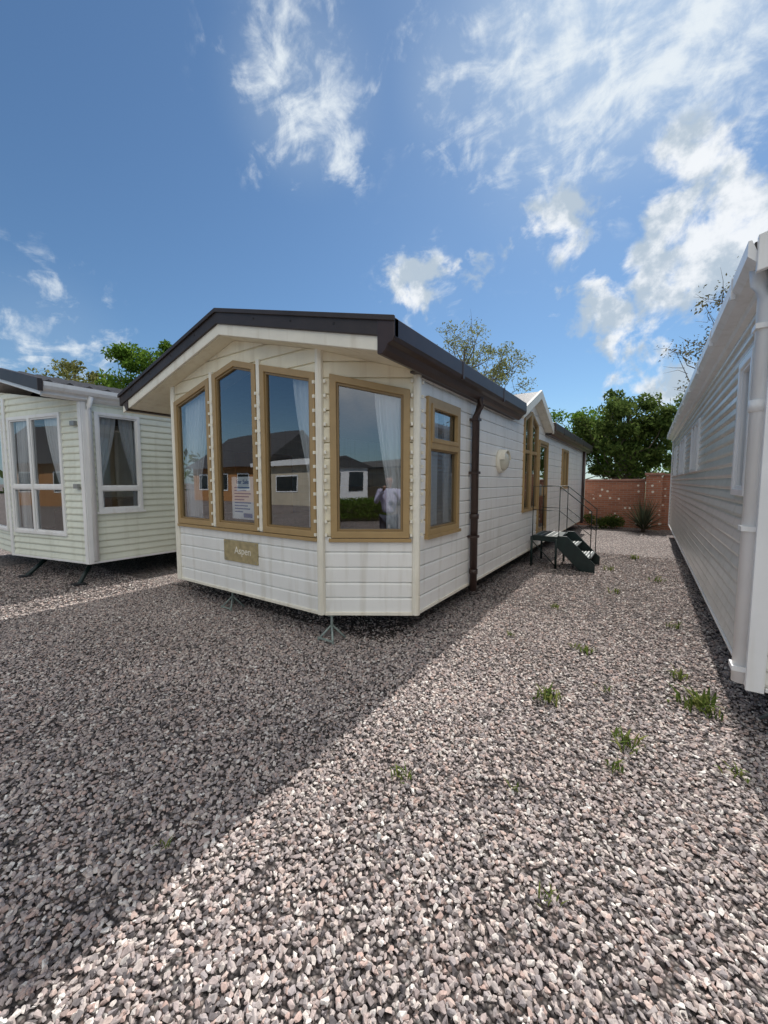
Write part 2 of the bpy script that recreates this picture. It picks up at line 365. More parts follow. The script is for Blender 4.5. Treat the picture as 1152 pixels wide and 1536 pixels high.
dome('lamp_lens',(-1.795,5.84,1.91),.145,.085,M['lamp'],van)
prism('lamp_hood',[(5.84+.168*math.cos(a),1.91+.168*math.sin(a)) for a in np.linspace(0.1,math.pi-.1,12)]+[(5.84+.147*math.cos(a),1.91+.147*math.sin(a)) for a in np.linspace(math.pi-.1,.1,12)],'X',-1.80,-1.725,M['post'],van)
wbox('name_plaque',wf,-4.20-B[0],-3.58-B[0],.665,.915,.0,.018,M['plaque'],van,.004)
for k,(u,z) in enumerate(((-4.17,.69),(-3.61,.69),(-4.17,.89),(-3.61,.89))): wbox(f'plaque_screw_{k}',wf,u-B[0]-.007,u-B[0]+.007,z-.007,z+.007,.018,.022,M['steel'],van,.002)
def text(name,s,w,u,z,size,d,m,parent,align='CENTER'):
    c=bpy.data.curves.new(name,'FONT'); c.body=s; c.size=size; c.align_x=align; c.align_y='CENTER'; c.extrude=.0015
    o=bpy.data.objects.new(name,c); COL.objects.link(o); o.data.materials.append(m)
    U=Vector((w.U.x,w.U.y,0)); N=Vector((w.N.x,w.N.y,0)); mt=Matrix((U,Vector((0,0,1)),N)).transposed().to_4x4(); mt.translation=Vector(w.P(u,z,d)); o.matrix_world=mt; o.parent=parent; return o
text('plaque_lettering','Aspen',wf,-3.84-B[0],.80,.12,.0195,M['post'],van)
wbox('sales_notice',wf,-4.07-B[0],-3.66-B[0],1.17,1.66,-.028,-.024,M['paper'],van,0)
text('notice_title','For Sale',wf,-3.865-B[0],1.60,.07,-.0225,M['ink'],van)
for k in range(9):
    L=[.28,.22,.3,.26,.18,.3,.24,.28,.15][k]
    wbox(f'notice_line_{k}',wf,-4.02-B[0],-4.02-B[0]+L,1.53-k*.035,1.542-k*.035,-.0238,-.0228,M['ink'],van,0)
wbox('notice_price_box',wf,-3.86-B[0],-3.70-B[0],1.19,1.24,-.0238,-.0228,M['ink'],van,0)
curtain('curtain_1',wf,.10,.66,1.0,2.72,M['curtain'],van,ub0=.09,ub1=.44,seed=1)
curtain('curtain_2',wf,2.15,2.53,1.0,2.72,M['curtain'],van,ub0=2.36,ub1=2.53,seed=2)
curtain('curtain_3',wc,.52,.83,1.0,2.55,M['curtain'],van,ub0=.64,ub1=.83,seed=3)
curtain('curtain_4',ws,.22,.60,1.0,2.45,M['curtain'],van,seed=4)
curtain('curtain_5',wl,.05,.4,1.0,2.5,M['curtain'],van,seed=5)
curtain('curtain_6',ws,y2u(10.95),y2u(11.75),1.4,2.45,M['curtain'],van,seed=6)
curtain('curtain_7',ws,y2u(4.05),y2u(4.26),1.0,2.45,M['curtain'],van,seed=9)
curtain('curtain_8',ws,y2u(7.2),y2u(7.42),1.0,2.65,M['curtain'],van,seed=10)
fl=[(-5.2,2.86),(-2.66,2.86),(-1.9,3.36),(-1.9,15.2),(-5.96,15.2),(-5.96,3.36)]
mesh('interior_floor',[(x,y,.58) for x,y in fl],[tuple(range(6))],M['carpet'],van)
mesh('underfloor',[(x,y,.44) for x,y in fl],[tuple(reversed(range(6)))],M['chassis'],van)
box('interior_partition',(-5.95,9.3,.58),(-1.92,9.36,3.2),M['int'],van); box('kitchen_units',(-5.9,6.8,.58),(-4.3,7.5,1.5),M['wood'],van)
box('kitchen_wall_units',(-5.9,8.8,1.9),(-3.2,9.28,2.6),M['wood'],van)
box('sofa_front',(-5.0,3.0,.58),(-2.9,3.55,.98),M['sofa'],van,.05); box('sofa_side',(-5.9,3.6,.58),(-5.2,6.0,1.0),M['sofa'],van,.05)
box('sofa_right',(-2.6,3.7,.58),(-1.95,5.6,.98),M['sofa'],van,.05); box('sofa_right_back',(-2.15,3.7,.98),(-1.95,5.6,1.25),M['sofa'],van,.04)
box('fireplace',(-5.95,4.2,.9),(-5.6,5.2,2.1),M['wood'],van)
for x in (-3.0,-4.9): box(f'chassis_beam_{x}',(x-.03,3.2,.24),(x+.03,15,.44),M['chassis'],van)
box('chassis_cross_beam',(-5.7,3.3,.32),(-2.2,3.36,.44),M['chassis'],van)
for y in (8.2,9.2):
    for x in (-2.3,-5.55):
        tube(f'wheel_{y}_{x}',[(x-.09,y,.30),(x+.09,y,.30)],.30,M['tyre'],van,22)
    tube(f'axle_{y}',[(-5.6,y,.3),(-2.3,y,.3)],.03,M['chassis'],van,8)
for k,(x,y) in enumerate(((-2.59,2.90),(-4.30,2.95),(-2.3,6),(-2.3,12),(-5.5,6),(-5.3,3.6))): jack(f'jack_{k}',x,y,.26,van)
tube('tow_hitch',[(-3.93,3.4,.30),(-3.93,2.9,.30)],.035,M['steel'],van,8); box('tow_hitch_head',(-3.99,2.84,.27),(-3.87,2.98,.34),M['steel'],van,.01)

# ------------------------------------------------------------------ metal steps
st=empty('metal_steps')
y0,y1=7.62,8.5
levels=[(-1.78,-1.30,.60),(-1.30,-1.04,.44),(-1.04,-.80,.26)]
for k,(xa,xb,z) in enumerate(levels):
    box(f'tread_{k}',(xa+.02,y0+.03,z-.03),(xb+.03,y1-.03,z),M['stepgreen'],st,.006)
    for q in range(4): box(f'tread_{k}_grip_{q}',(xa+.05+q*(xb-xa)/4.6,y0+.06,z+.002),(xa+.07+q*(xb-xa)/4.6,y1-.06,z+.007),M['steel'],st)
for k,y in enumerate((y0,y1-.03)):
    prism(f'stringer_{k}',[(-1.32,.62),(-1.32,.40),(-.92,.0),(-.70,.0),(-.70,.16),(-1.16,.62)],'Y',y,y+.03,M['stepgreen'],st,.004)
    box(f'platform_rail_{k}',(-1.80,y+.032 if k==0 else y-.012,.50),(-1.28,y+.042 if k==0 else y-.002,.58),M['stepgreen'],st)
    for x in (-1.77,-1.34): tube(f'leg_{k}_{x}',[(x,y+.015,0),(x,y+.015,.56)],.02,M['stepgreen'],st,8)
    tube(f'handrail_{k}',[(-1.76,y+.015,.58),(-1.76,y+.015,1.52),(-1.30,y+.015,1.52),(-.78,y+.015,1.08),(-.78,y+.015,.08)],.009,M['stepgreen'],st,8)
    tube(f'midrail_{k}',[(-1.76,y+.015,1.08),(-1.30,y+.015,1.08),(-.78,y+.015,.66)],.006,M['stepgreen'],st,8)
    tube(f'baluster_{k}',[(-1.30,y+.015,.58),(-1.30,y+.015,1.52)],.008,M['stepgreen'],st,8)
tube('brace',[(-1.34,y0+.015,.05),(-1.77,y0+.015,.5)],.010,M['stepgreen'],st,6)

# ------------------------------------------------------------------ LEFT CARAVAN
v2=empty('static_caravan')
LX=-7.1
a=(-9.1,1.98);b=(LX,2.40);c=(LX,13.5)
wa=Wall((-11.6,1.98),a); wb=Wall(a,b); wd=Wall(b,c); we=Wall(c,(-11.6,13.5))
ZL=.35
lt=2.80
LW=[(.10,.74),(wb.L-.50,.74),(wb.L-.50,2.68),(.10,2.68)]
LS=[(.15,1.13),(.80,1.13),(.80,2.68),(.15,2.68)]
LS2=[(3.5,1.5),(4.4,1.5),(4.4,2.6),(3.5,2.6)]
LF=[(.5,.74),(2.35,.74),(2.35,2.68),(.5,2.68)]
cladding('front_cladding',wa,ZL,[(0,3.3),(wa.L,3.1)],[opening(LF)],.105,CURVE,[M['green']],v2)
cladding('corner_cladding',wb,ZL,[(0,3.1),(wb.L,lt)],[opening(LW)],.105,CURVE,[M['green']],v2)
cladding('side_cladding',wd,ZL,[(0,lt),(wd.L,lt)],[opening(LS),opening(LS2)],.105,CURVE,[M['green']],v2)
cladding('rear_cladding',we,ZL,[(0,lt),(we.L,lt)],[],.105,CURVE,[M['green']],v2)
def panes2(poly,fw,zt,um,mw=.025):
    i=inset(poly,fw); x0,x1=i[0][0],i[1][0]; za,zb=i[0][1],i[2][1]; out=[]
    cols=[(x0,x1)] if um is None else [(x0,um-mw),(um+mw,x1)]
    for p,q in cols: out+= [[(p,za),(q,za),(q,zt-mw),(p,zt-mw)],[(p,zt+mw),(q,zt+mw),(q,zb),(p,zb)]]
    return out
um=LW[0][0]+.62
window('corner_window',wb,LW,v2,M['pvc'],M['pvc'],M['glass2'],fw=.055,panes=panes2(LW,.055,1.52,um))
wbox('corner_window_mullion',wb,um-.03,um+.03,.78,2.64,-.04,.033,M['pvc'],v2); 
wbox('corner_window_transom_a',wb,LW[0][0]+.053,um-.032,1.49,1.55,-.04,.031,M['pvc'],v2); wbox('corner_window_transom_b',wb,um+.032,LW[1][0]-.053,1.49,1.55,-.04,.031,M['pvc'],v2)
window('side_window',wd,LS,v2,M['pvc'],M['pvc'],M['glass2'],fw=.05,panes=panes2(LS,.05,1.50,None))
wbox('side_window_transom',wd,.19,.76,1.47,1.53,-.04,.031,M['pvc'],v2); wbox('side_window_sill',wd,.12,.83,1.10,1.13,-.01,.05,M['pvc'],v2)
window('side_window_rear',wd,LS2,v2,M['pvc'],M['pvc'],M['glass2'],fw=.05)
window('front_window',wa,LF,v2,M['pvc'],M['pvc'],M['glass2'],fw=.05)
for k,(w,u0,u1,b0,b1,zb) in enumerate(((wb,.13,.60,.13,.42,.8),(wb,.95,wb.L-.53,1.30,wb.L-.53,.8),(wd,.18,.48,.18,.27,1.1),(wd,.52,.78,.70,.78,1.1))):
    curtain(f'curtain_{k}',w,u0,u1,zb,2.66,M['curtain'],v2,d=-.08,ub0=b0,ub1=b1,seed=20+k)
box('interior_unit',(-8.8,3.0,.6),(-7.5,4.4,1.3),M['wood'],v2); box('sofa',(-9.3,2.6,.5),(-7.4,3.0,1.1),M['sofa'],v2,.05)
mesh('interior_floor',[(-11.5,2.05,.55),(-9.1,2.05,.55),(-7.15,2.5,.55),(-7.15,13.4,.55),(-11.5,13.4,.55)],[(0,1,2,3,4)],M['carpet'],v2)
mesh('underfloor',[(-11.5,2.05,.45),(-9.1,2.05,.45),(-7.15,2.5,.45),(-7.15,13.4,.45),(-11.5,13.4,.45)],[(4,3,2,1,0)],M['chassis'],v2)
box('interior_partition',(-11.5,5.2,.55),(-7.15,5.26,3.2),M['wood'],v2)
box('far_side_wall',(-11.62,2.0,.35),(-11.58,13.5,2.9),M['green'],v2)
LCX=-9.25
lz=lambda x:3.52-.23*abs(x-LCX)
def lband(name,xs,o0,o1,y0_,y1_,m,bev=.005):
    return prism(name,[(x,lz(x)+o1) for x in xs]+[(x,lz(x)+o0) for x in reversed(xs)],'Y',y0_,y1_,m,v2,bev)
lband('roof',[-11.8,LCX,-6.96],-.04,0,1.92,13.7,M['roof'],0)
lband('front_fascia',[-11.9,LCX,-6.93],-.14,.03,1.86,1.92,M['black'])
lband('barge_soffit',[-11.7,LCX,-7.03],-.18,-.16,1.921,2.5,M['pvc'],0)
lband('verge_trim',[-11.8,LCX,-7.0],-.20,-.145,1.90,1.92,M['pvc'])
vs=[];fs=[]
for i in range(48):
    y=1.95+i*.24
    n=len(vs)
    for xx in (LCX+.05,-6.97): vs+=[(xx,y,lz(xx)+.002),(xx,y+.05,lz(xx)+.03),(xx,y+.10,lz(xx)+.002)]
    fs+=[(n,n+1,n+4,n+3),(n+1,n+2,n+5,n+4),(n+3,n+4,n+5)]
mesh('roof_tile_ribs',vs,fs,M['roof'],v2)
prism('gutter',[(-7.10,2.80),(-7.04,2.84),(-7.03,2.87),(-6.965,2.89),(-6.94,2.93),(-6.94,2.985),(-6.955,2.985),(-6.97,2.94),(-7.02,2.93),(-7.10,2.96)],'Y',1.93,13.7,M['pvc'],v2)
tube('downpipe',[(-7.0,2.50,2.88),(-7.04,2.48,2.74),(-7.055,2.48,2.68),(-7.055,2.48,.38)],.035,M['pvc'],v2,12)
wbox('corner_post_side',wd,-.005,.05,ZL-.02,lt,0,.03,M['pvc'],v2); wbox('corner_post_front',wb,wb.L-.055,wb.L+.02,ZL-.02,lt,0,.028,M['pvc'],v2)
wbox('corner_post_left',wb,-.03,.04,ZL-.02,3.0,0,.028,M['pvc'],v2)
for k,z in enumerate((1.5,2.45)): wbox(f'meter_bracket_{k}',wb,wb.L-.20,wb.L-.10,z+.0,z+.07,.01,.06,M['steel'],v2)
wbox('bottom_trim',wd,0,wd.L,ZL-.02,ZL+.01,-.02,.02,M['pvc'],v2); wbox('bottom_trim_front',wb,0,wb.L,ZL-.02,ZL+.01,-.02,.02,M['pvc'],v2)
for k,(p,q) in enumerate((((-7.75,2.75,.42),(-7.27,2.29,.0)),((-9.0,2.6,.42),(-8.65,2.0,.0)))):
    tube(f'corner_steady_{k}',[p,q],.034,M['stepgreen'],v2,6); box(f'steady_foot_{k}',(q[0]-.08,q[1]-.08,.0),(q[0]+.08,q[1]+.08,.03),M['chassis'],v2)
for x in (-8.2,-10.4): box(f'chassis_beam_{x}',(x-.03,2.6,.25),(x+.03,13,.45),M['chassis'],v2)
for x in (-7.6,-10.9): tube(f'wheel_{x}',[(x-.09,7.5,.3),(x+.09,7.5,.3)],.3,M['tyre'],v2,20)

# ------------------------------------------------------------------ RIGHT CARAVAN
v3=empty('static_caravan')
RX=.58
p=(RX,14.2);q=(RX,3.16);r_=(4.3,3.16)
w1=Wall(p,q); w2=Wall(q,r_); w3=Wall((4.3,3.16),(4.3,14.2)); w4=Wall((4.3,14.2),p)
yu=lambda y:14.2-y
def rect(y_hi,y_lo,za,zb): return [(yu(y_hi),za),(yu(y_lo),za),(yu(y_lo),zb),(yu(y_hi),zb)]
RW=[rect(4.10,3.62,1.50,2.50),rect(8.0,6.95,1.75,2.48),rect(10.7,9.4,1.75,2.48),rect(12.9,12.0,1.75,2.48)]
cladding('side_cladding',w1,.36,[(0,2.82),(w1.L,2.82)],[opening(x) for x in RW],.098,CURVE,[M['offwhite']],v3)
FW=[(1.0,.8),(2.8,.8),(2.8,2.6),(1.0,2.6)]
rzz=lambda x:3.46-.25*abs(x-2.44)
cladding('front_cladding',w2,.36,[(0,rzz(RX)-.2),(1.86,3.25),(w2.L,rzz(4.3)-.2)],[opening(FW)],.098,CURVE,[M['offwhite']],v3)
cladding('far_side_cladding',w3,.36,[(0,2.82),(w3.L,2.82)],[],.098,CURVE,[M['offwhite']],v3)
cladding('rear_cladding',w4,.36,[(0,2.82),(1.86,3.25),(w4.L,2.82)],[],.098,CURVE,[M['offwhite']],v3)
for k,x in enumerate(RW):
    window(f'side_window_{k}',w1,x,v3,M['pvc'],M['pvc'],M['glass2'],fw=.05); 
    um=(x[0][0]+x[1][0])/2
    if k: wbox(f'side_window_mullion_{k}',w1,um-.025,um+.025,x[0][1]+.04,x[2][1]-.04,-.03,.031,M['pvc'],v3)
window('front_window',w2,FW,v3,M['pvc'],M['pvc'],M['glass'],fw=.05)
for k,x in enumerate(RW[:3]): curtain(f'curtain_{k}',w1,x[0][0]+.06,x[0][0]+.22,x[0][1],x[2][1],M['curtain'],v3,seed=40+k)
def rband(name,xs,o0,o1,y0_,y1_,m,bev=.005):
    return prism(name,[(x,rzz(x)+o1) for x in xs]+[(x,rzz(x)+o0) for x in reversed(xs)],'Y',y0_,y1_,m,v3,bev)
rband('roof',[.45,2.44,4.41],-.04,0,3.12,14.35,M['roof'],0)
rband('front_fascia',[.46,2.44,4.41],-.18,.02,3.08,3.12,M['pvc'])
GZ=-.045
prism('gutter',[(x,z+GZ) for x,z in [(.60,2.82),(.54,2.84),(.53,2.88),(.46,2.89),(.42,2.93),(.42,3.015),(.435,3.015),(.46,2.95),(.60,2.97)]],'Y',3.10,14.35,M['pvc'],v3)
for k in range(10): box(f'gutter_clip_{k}',(.415,3.6+k*1.1,2.88+GZ),(.44,3.63+k*1.1,3.02+GZ),M['pvc'],v3)
tube('downpipe',[(.49,3.24,2.86),(.50,3.24,2.77),(.535,3.24,2.66),(.535,3.24,.34)],.04,M['pvc'],v3,14)
tube('downpipe_joint',[(.535,3.24,2.02),(.535,3.24,2.09)],.048,M['pvc'],v3,14)
for z in (.42,1.3,2.5): box(f'downpipe_clip_{z}',(.488,3.185,z),(.59,3.295,z+.03),M['pvc'],v3)
wbox('corner_post_side',w1,w1.L-.07,w1.L+.012,.33,2.82,0,.025,M['pvc'],v3); wbox('corner_post_front',w2,-.03,.055,.33,2.82,0,.025,M['pvc'],v3)
wbox('corner_post_rear',w1,-.0,.07,.33,2.82,0,.025,M['pvc'],v3)
wbox('bottom_trim',w1,0,w1.L-.075,.34,.365,-.02,.02,M['pvc'],v3); wbox('bottom_trim_front',w2,.06,w2.L,.34,.365,-.02,.02,M['pvc'],v3)
mesh('underfloor',[(.62,3.2,.46),(4.25,3.2,.46),(4.25,14.1,.46),(.62,14.1,.46)],[(3,2,1,0)],M['chassis'],v3)
mesh('interior_floor',[(.62,3.2,.6),(4.25,3.2,.6),(4.25,14.1,.6),(.62,14.1,.6)],[(0,1,2,3)],M['carpet'],v3)
for x in (1.5,3.4): box(f'chassis_beam_{x}',(x-.03,3.4,.25),(x+.03,14,.46),M['chassis'],v3)
for k,(x,y) in enumerate(((.8,3.4),(.8,7),(.8,11))): jack(f'jack_{k}',x,y,.32,v3)

# ------------------------------------------------------------------ GROUND
STONES=[(0,(.12,.108,.11)),(.12,(.29,.26,.255)),(.28,(.52,.425,.395)),(.42,(.36,.325,.325)),(.56,(.60,.52,.475)),(.68,(.45,.40,.385)),(.79,(.53,.385,.335)),(.90,(.68,.61,.555)),(1,(.84,.80,.75))]
def stone_ramp(r):
    e=r.color_ramp.elements
    e[0].position=0; e[0].color=(*STONES[0][1],1); e[1].position=1; e[1].color=(*STONES[-1][1],1)
    for p_,c_ in STONES[1:-1]:
        k=e.new(p_); k.color=(*c_,1)
def ground_mat(name,sc=40,lo=.30,mul=1.0):
    m=bpy.data.materials.new(name); m.use_nodes=True; nt=m.node_tree; b=nt.nodes['Principled BSDF']; b.inputs['Roughness'].default_value=.9; b.inputs['Specular IOR Level'].default_value=.15
    tc=nt.nodes.new('ShaderNodeTexCoord'); v=nt.nodes.new('ShaderNodeTexVoronoi'); v.inputs['Scale'].default_value=sc
    nt.links.new(tc.outputs['Object'],v.inputs['Vector'])
    sep=nt.nodes.new('ShaderNodeSeparateColor'); nt.links.new(v.outputs['Color'],sep.inputs[0])
    r=nt.nodes.new('ShaderNodeValToRGB'); nt.links.new(sep.outputs[0],r.inputs[0]); stone_ramp(r)
    d=nt.nodes.new('ShaderNodeMapRange'); d.inputs[1].default_value=.25; d.inputs[2].default_value=.62; d.inputs[3].default_value=mul; d.inputs[4].default_value=lo*mul
    nt.links.new(v.outputs['Distance'],d.inputs[0])
    mx=nt.nodes.new('ShaderNodeMix'); mx.data_type='RGBA'; mx.blend_type='MULTIPLY'; mx.inputs[0].default_value=1
    nt.links.new(r.outputs[0],mx.inputs[6]); nt.links.new(d.outputs[0],mx.inputs[7])
    n=nt.nodes.new('ShaderNodeTexNoise'); n.inputs['Scale'].default_value=.6; n.inputs['Detail'].default_value=4
    nt.links.new(tc.outputs['Object'],n.inputs['Vector'])
    mr=nt.nodes.new('ShaderNodeMapRange'); mr.inputs[1].default_value=.3; mr.inputs[2].default_value=.7; mr.inputs[3].default_value=.72; mr.inputs[4].default_value=.95; nt.links.new(n.outputs['Fac'],mr.inputs[0])
    m2=nt.nodes.new('ShaderNodeMix'); m2.data_type='RGBA'; m2.blend_type='MULTIPLY'; m2.inputs[0].default_value=1
    nt.links.new(mx.outputs[2],m2.inputs[6]); nt.links.new(mr.outputs[0],m2.inputs[7]); nt.links.new(m2.outputs[2],b.inputs['Base Color'])
    bp=nt.nodes.new('ShaderNodeBump'); bp.invert=True; bp.inputs['Strength'].default_value=1; bp.inputs['Distance'].default_value=.02
    nt.links.new(v.outputs['Distance'],bp.inputs['Height']); nt.links.new(bp.outputs[0],b.inputs['Normal'])
    return m
gm=ground_mat('gravel_ground')
gbed=ground_mat('gravel_bed',60,.3,.55)
S=400
mesh('ground',[(-S,-S,0),(S,-S,0),(S,S,0),(-S,S,0)],[(0,1,2,3)],gm)
gr=mat('grass',(.07,.11,.03),.9,noise=.4,nscale=1.5,bump=1,bscale=30)
mesh('grass_field',[(-S,16.6,.006),(S,16.6,.006),(S,S,.006),(-S,S,.006)],[(0,1,2,3)],gr)
sm=bpy.data.materials.new('gravel_stone'); sm.use_nodes=True; nt=sm.node_tree; nt.nodes.clear()
so_=nt.nodes.new('ShaderNodeOutputMaterial'); b_=nt.nodes.new('ShaderNodeBsdfDiffuse'); nt.links.new(b_.outputs[0],so_.inputs[0])
oi=nt.nodes.new('ShaderNodeObjectInfo'); rr=nt.nodes.new('ShaderNodeValToRGB'); stone_ramp(rr); nt.links.new(oi.outputs['Random'],rr.inputs[0])
tcn=nt.nodes.new('ShaderNodeTexCoord'); nn=nt.nodes.new('ShaderNodeTexNoise'); nn.inputs['Scale'].default_value=110; nn.inputs['Detail'].default_value=3; nt.links.new(tcn.outputs['Object'],nn.inputs['Vector'])
mr=nt.nodes.new('ShaderNodeMapRange'); mr.inputs[1].default_value=.3; mr.inputs[2].default_value=.7; mr.inputs[3].default_value=.70; mr.inputs[4].default_value=1.12; nt.links.new(nn.outputs['Fac'],mr.inputs[0])
n5=nt.nodes.new('ShaderNodeTexNoise'); n5.inputs['Scale'].default_value=.9; n5.inputs['Detail'].default_value=4; nt.links.new(oi.outputs['Location'],n5.inputs['Vector'])
m5=nt.nodes.new('ShaderNodeMapRange'); m5.inputs[1].default_value=.3; m5.inputs[2].default_value=.7; m5.inputs[3].default_value=.86; m5.inputs[4].default_value=1.06; nt.links.new(n5.outputs['Fac'],m5.inputs[0])
mu=nt.nodes.new('ShaderNodeMath'); mu.operation='MULTIPLY'; nt.links.new(mr.outputs[0],mu.inputs[0]); nt.links.new(m5.outputs[0],mu.inputs[1])
mm=nt.nodes.new('ShaderNodeMix'); mm.data_type='RGBA'; mm.blend_type='MULTIPLY'; mm.inputs[0].default_value=1; nt.links.new(rr.outputs[0],mm.inputs[6]); nt.links.new(mu.outputs[0],mm.inputs[7]); nt.links.new(mm.outputs[2],b_.inputs[0])
stones=bpy.data.collections.new('gravel_stones')
for i in range(12):
    bm=bmesh.new(); fx=random.uniform(.85,1.3); fy=random.uniform(.8,1.15); fz=random.uniform(.75,1.1)
    for k in range(14):
        v=Vector(rng.normal(size=3)); v.normalize(); v*=random.uniform(.85,1.1)
        bm.verts.new((v.x*.0148*fx,v.y*.0122*fy,v.z*.0098*fz))
    res=bmesh.ops.convex_hull(bm,input=bm.verts)
    bmesh.ops.delete(bm,geom=[e for e in res['geom_interior'] if isinstance(e,bmesh.types.BMVert)],context='VERTS')
    me=bpy.data.meshes.new(f'stone_{i}'); bm.to_mesh(me); bm.free(); me.materials.append(sm)
    stones.objects.link(bpy.data.objects.new(f'stone_{i}',me))
regs=[(-6.2,-.6,.9,3.1,4300),(-2.1,3.1,.8,5.0,3400),(-2.1,5.0,.8,10.0,2000),(-10.0,-.6,-6.2,3.0,1500),(-6.2,3.1,-2.1,3.7,900)]
vs=[];fs=[]
for (xa,ya,xb,yb,dn) in regs:
    n=len(vs); vs+=[(xa,ya,.002),(xb,ya,.002),(xb,yb,.002),(xa,yb,.002)]; fs.append((n,n+1,n+2,n+3))
gravel=mesh('gravel',vs,fs,gbed)
at=gravel.data.attributes.new('dens','FLOAT','FACE'); at.data.foreach_set('value',[x[4] for x in regs])
ng=bpy.data.node_groups.new('gravel_scatter','GeometryNodeTree')
ng.interface.new_socket('Geometry',in_out='INPUT',socket_type='NodeSocketGeometry'); ng.interface.new_socket('Geometry',in_out='OUTPUT',socket_type='NodeSocketGeometry')
N=ng.nodes; L=ng.links
gi=N.new('NodeGroupInput'); go=N.new('NodeGroupOutput'); dp=N.new('GeometryNodeDistributePointsOnFaces')
na=N.new('GeometryNodeInputNamedAttribute'); na.data_type='FLOAT'; na.inputs['Name'].default_value='dens'
L.new(gi.outputs[0],dp.inputs['Mesh']); L.new(na.outputs['Attribute'],dp.inputs['Density'])
ci=N.new('GeometryNodeCollectionInfo'); ci.inputs['Collection'].default_value=stones; ci.inputs['Separate Children'].default_value=True; ci.inputs['Reset Children'].default_value=True
ip=N.new('GeometryNodeInstanceOnPoints'); ip.inputs['Pick Instance'].default_value=True
def rv(lo,hi,seed,tp='FLOAT_VECTOR'):
    n=N.new('FunctionNodeRandomValue'); n.data_type=tp
    if tp=='FLOAT_VECTOR': n.inputs[0].default_value=lo; n.inputs[1].default_value=hi; out=n.outputs[0]
    else: n.inputs[2].default_value=lo; n.inputs[3].default_value=hi; out=n.outputs[1]
    n.inputs['Seed'].default_value=seed; return out
sp=N.new('GeometryNodeSetPosition'); L.new(dp.outputs['Points'],sp.inputs['Geometry']); L.new(rv((0,0,-.002),(0,0,.012),3),sp.inputs['Offset'])
L.new(sp.outputs[0],ip.inputs['Points']); L.new(ci.outputs[0],ip.inputs['Instance'])
L.new(rv((-.55,-.55,0),(.55,.55,6.28),5),ip.inputs['Rotation']); L.new(rv(.42,1.12,9,'FLOAT'),ip.inputs['Scale'])
jg=N.new('GeometryNodeJoinGeometry'); L.new(gi.outputs[0],jg.inputs[0]); L.new(ip.outputs[0],jg.inputs[0]); L.new(jg.outputs[0],go.inputs[0])
md=gravel.modifiers.new('scatter','NODES'); md.node_group=ng

# ------------------------------------------------------------------ PLANTS
def leaf_mat(name,c0,c1,c2,trans=.3):
    m=bpy.data.materials.new(name); m.use_nodes=True; nt=m.node_tree; nt.nodes.clear()
    o=nt.nodes.new('ShaderNodeOutputMaterial'); g=nt.nodes.new('ShaderNodeNewGeometry'); r=nt.nodes.new('ShaderNodeValToRGB')
    e=r.color_ramp.elements; e[0].color=(*c0,1); e[1].color=(*c2,1); k=e.new(.5); k.color=(*c1,1)
    nt.links.new(g.outputs['Random Per Island'],r.inputs[0])
    d=nt.nodes.new('ShaderNodeBsdfDiffuse'); t=nt.nodes.new('ShaderNodeBsdfTranslucent'); x=nt.nodes.new('ShaderNodeMixShader'); x.inputs[0].default_value=trans
    nt.links.new(r.outputs[0],d.inputs[0]); nt.links.new(r.outputs[0],t.inputs[0]); nt.links.new(d.outputs[0],x.inputs[1]); nt.links.new(t.outputs[0],x.inputs[2]); nt.links.new(x.outputs[0],o.inputs[0]); return m
LM=leaf_mat('leaves_green',(.045,.075,.022),(.09,.135,.035),(.16,.21,.06),.45)
LY=leaf_mat('leaves_spring',(.12,.13,.04),(.20,.21,.07),(.28,.28,.11),.45)
LB=leaf_mat('leaves_bright',(.06,.12,.02),(.11,.20,.03),(.18,.28,.05),.45)
LD=leaf_mat('leaves_budding',(.08,.075,.04),(.13,.12,.055),(.20,.17,.08),.3)
bark=mat('bark',(.14,.11,.085),.9,noise=.4,nscale=14,bump=.6)
def leaves(name,centres,crs,nper,size,m,parent,r):
    allv=[]
    for c,cr in zip(centres,crs):
        P=r.normal(size=(nper,3)); P/=np.linalg.norm(P,axis=1)[:,None]; P*= (r.random((nper,1))**.45)*cr; P[:,2]*=.75
        P+=np.array(c)
        a=r.normal(size=(nper,3)); a/=np.linalg.norm(a,axis=1)[:,None]
        b=np.cross(a,r.normal(size=(nper,3))); b/=np.linalg.norm(b,axis=1)[:,None]
        s=(size*(.5+r.random((nper,1))))
        q=np.stack([P-a*s,P+b*s*.45,P+a*s,P-b*s*.45],axis=1); allv.append(q.reshape(-1,3))
    V=np.concatenate(allv); n=len(V)//4
    me=bpy.data.meshes.new(name); me.vertices.add(len(V)); me.vertices.foreach_set('co',V.ravel()); me.loops.add(len(V)); me.loops.foreach_set('vertex_index',np.arange(len(V),dtype=np.int32))
    me.polygons.add(n); me.polygons.foreach_set('loop_start',np.arange(0,len(V),4,dtype=np.int32)); me.polygons.foreach_set('loop_total',np.full(n,4,dtype=np.int32)); me.update(); me.validate()
    me.materials.append(m); o=bpy.data.objects.new(name,me); COL.objects.link(o); o.parent=parent; return o
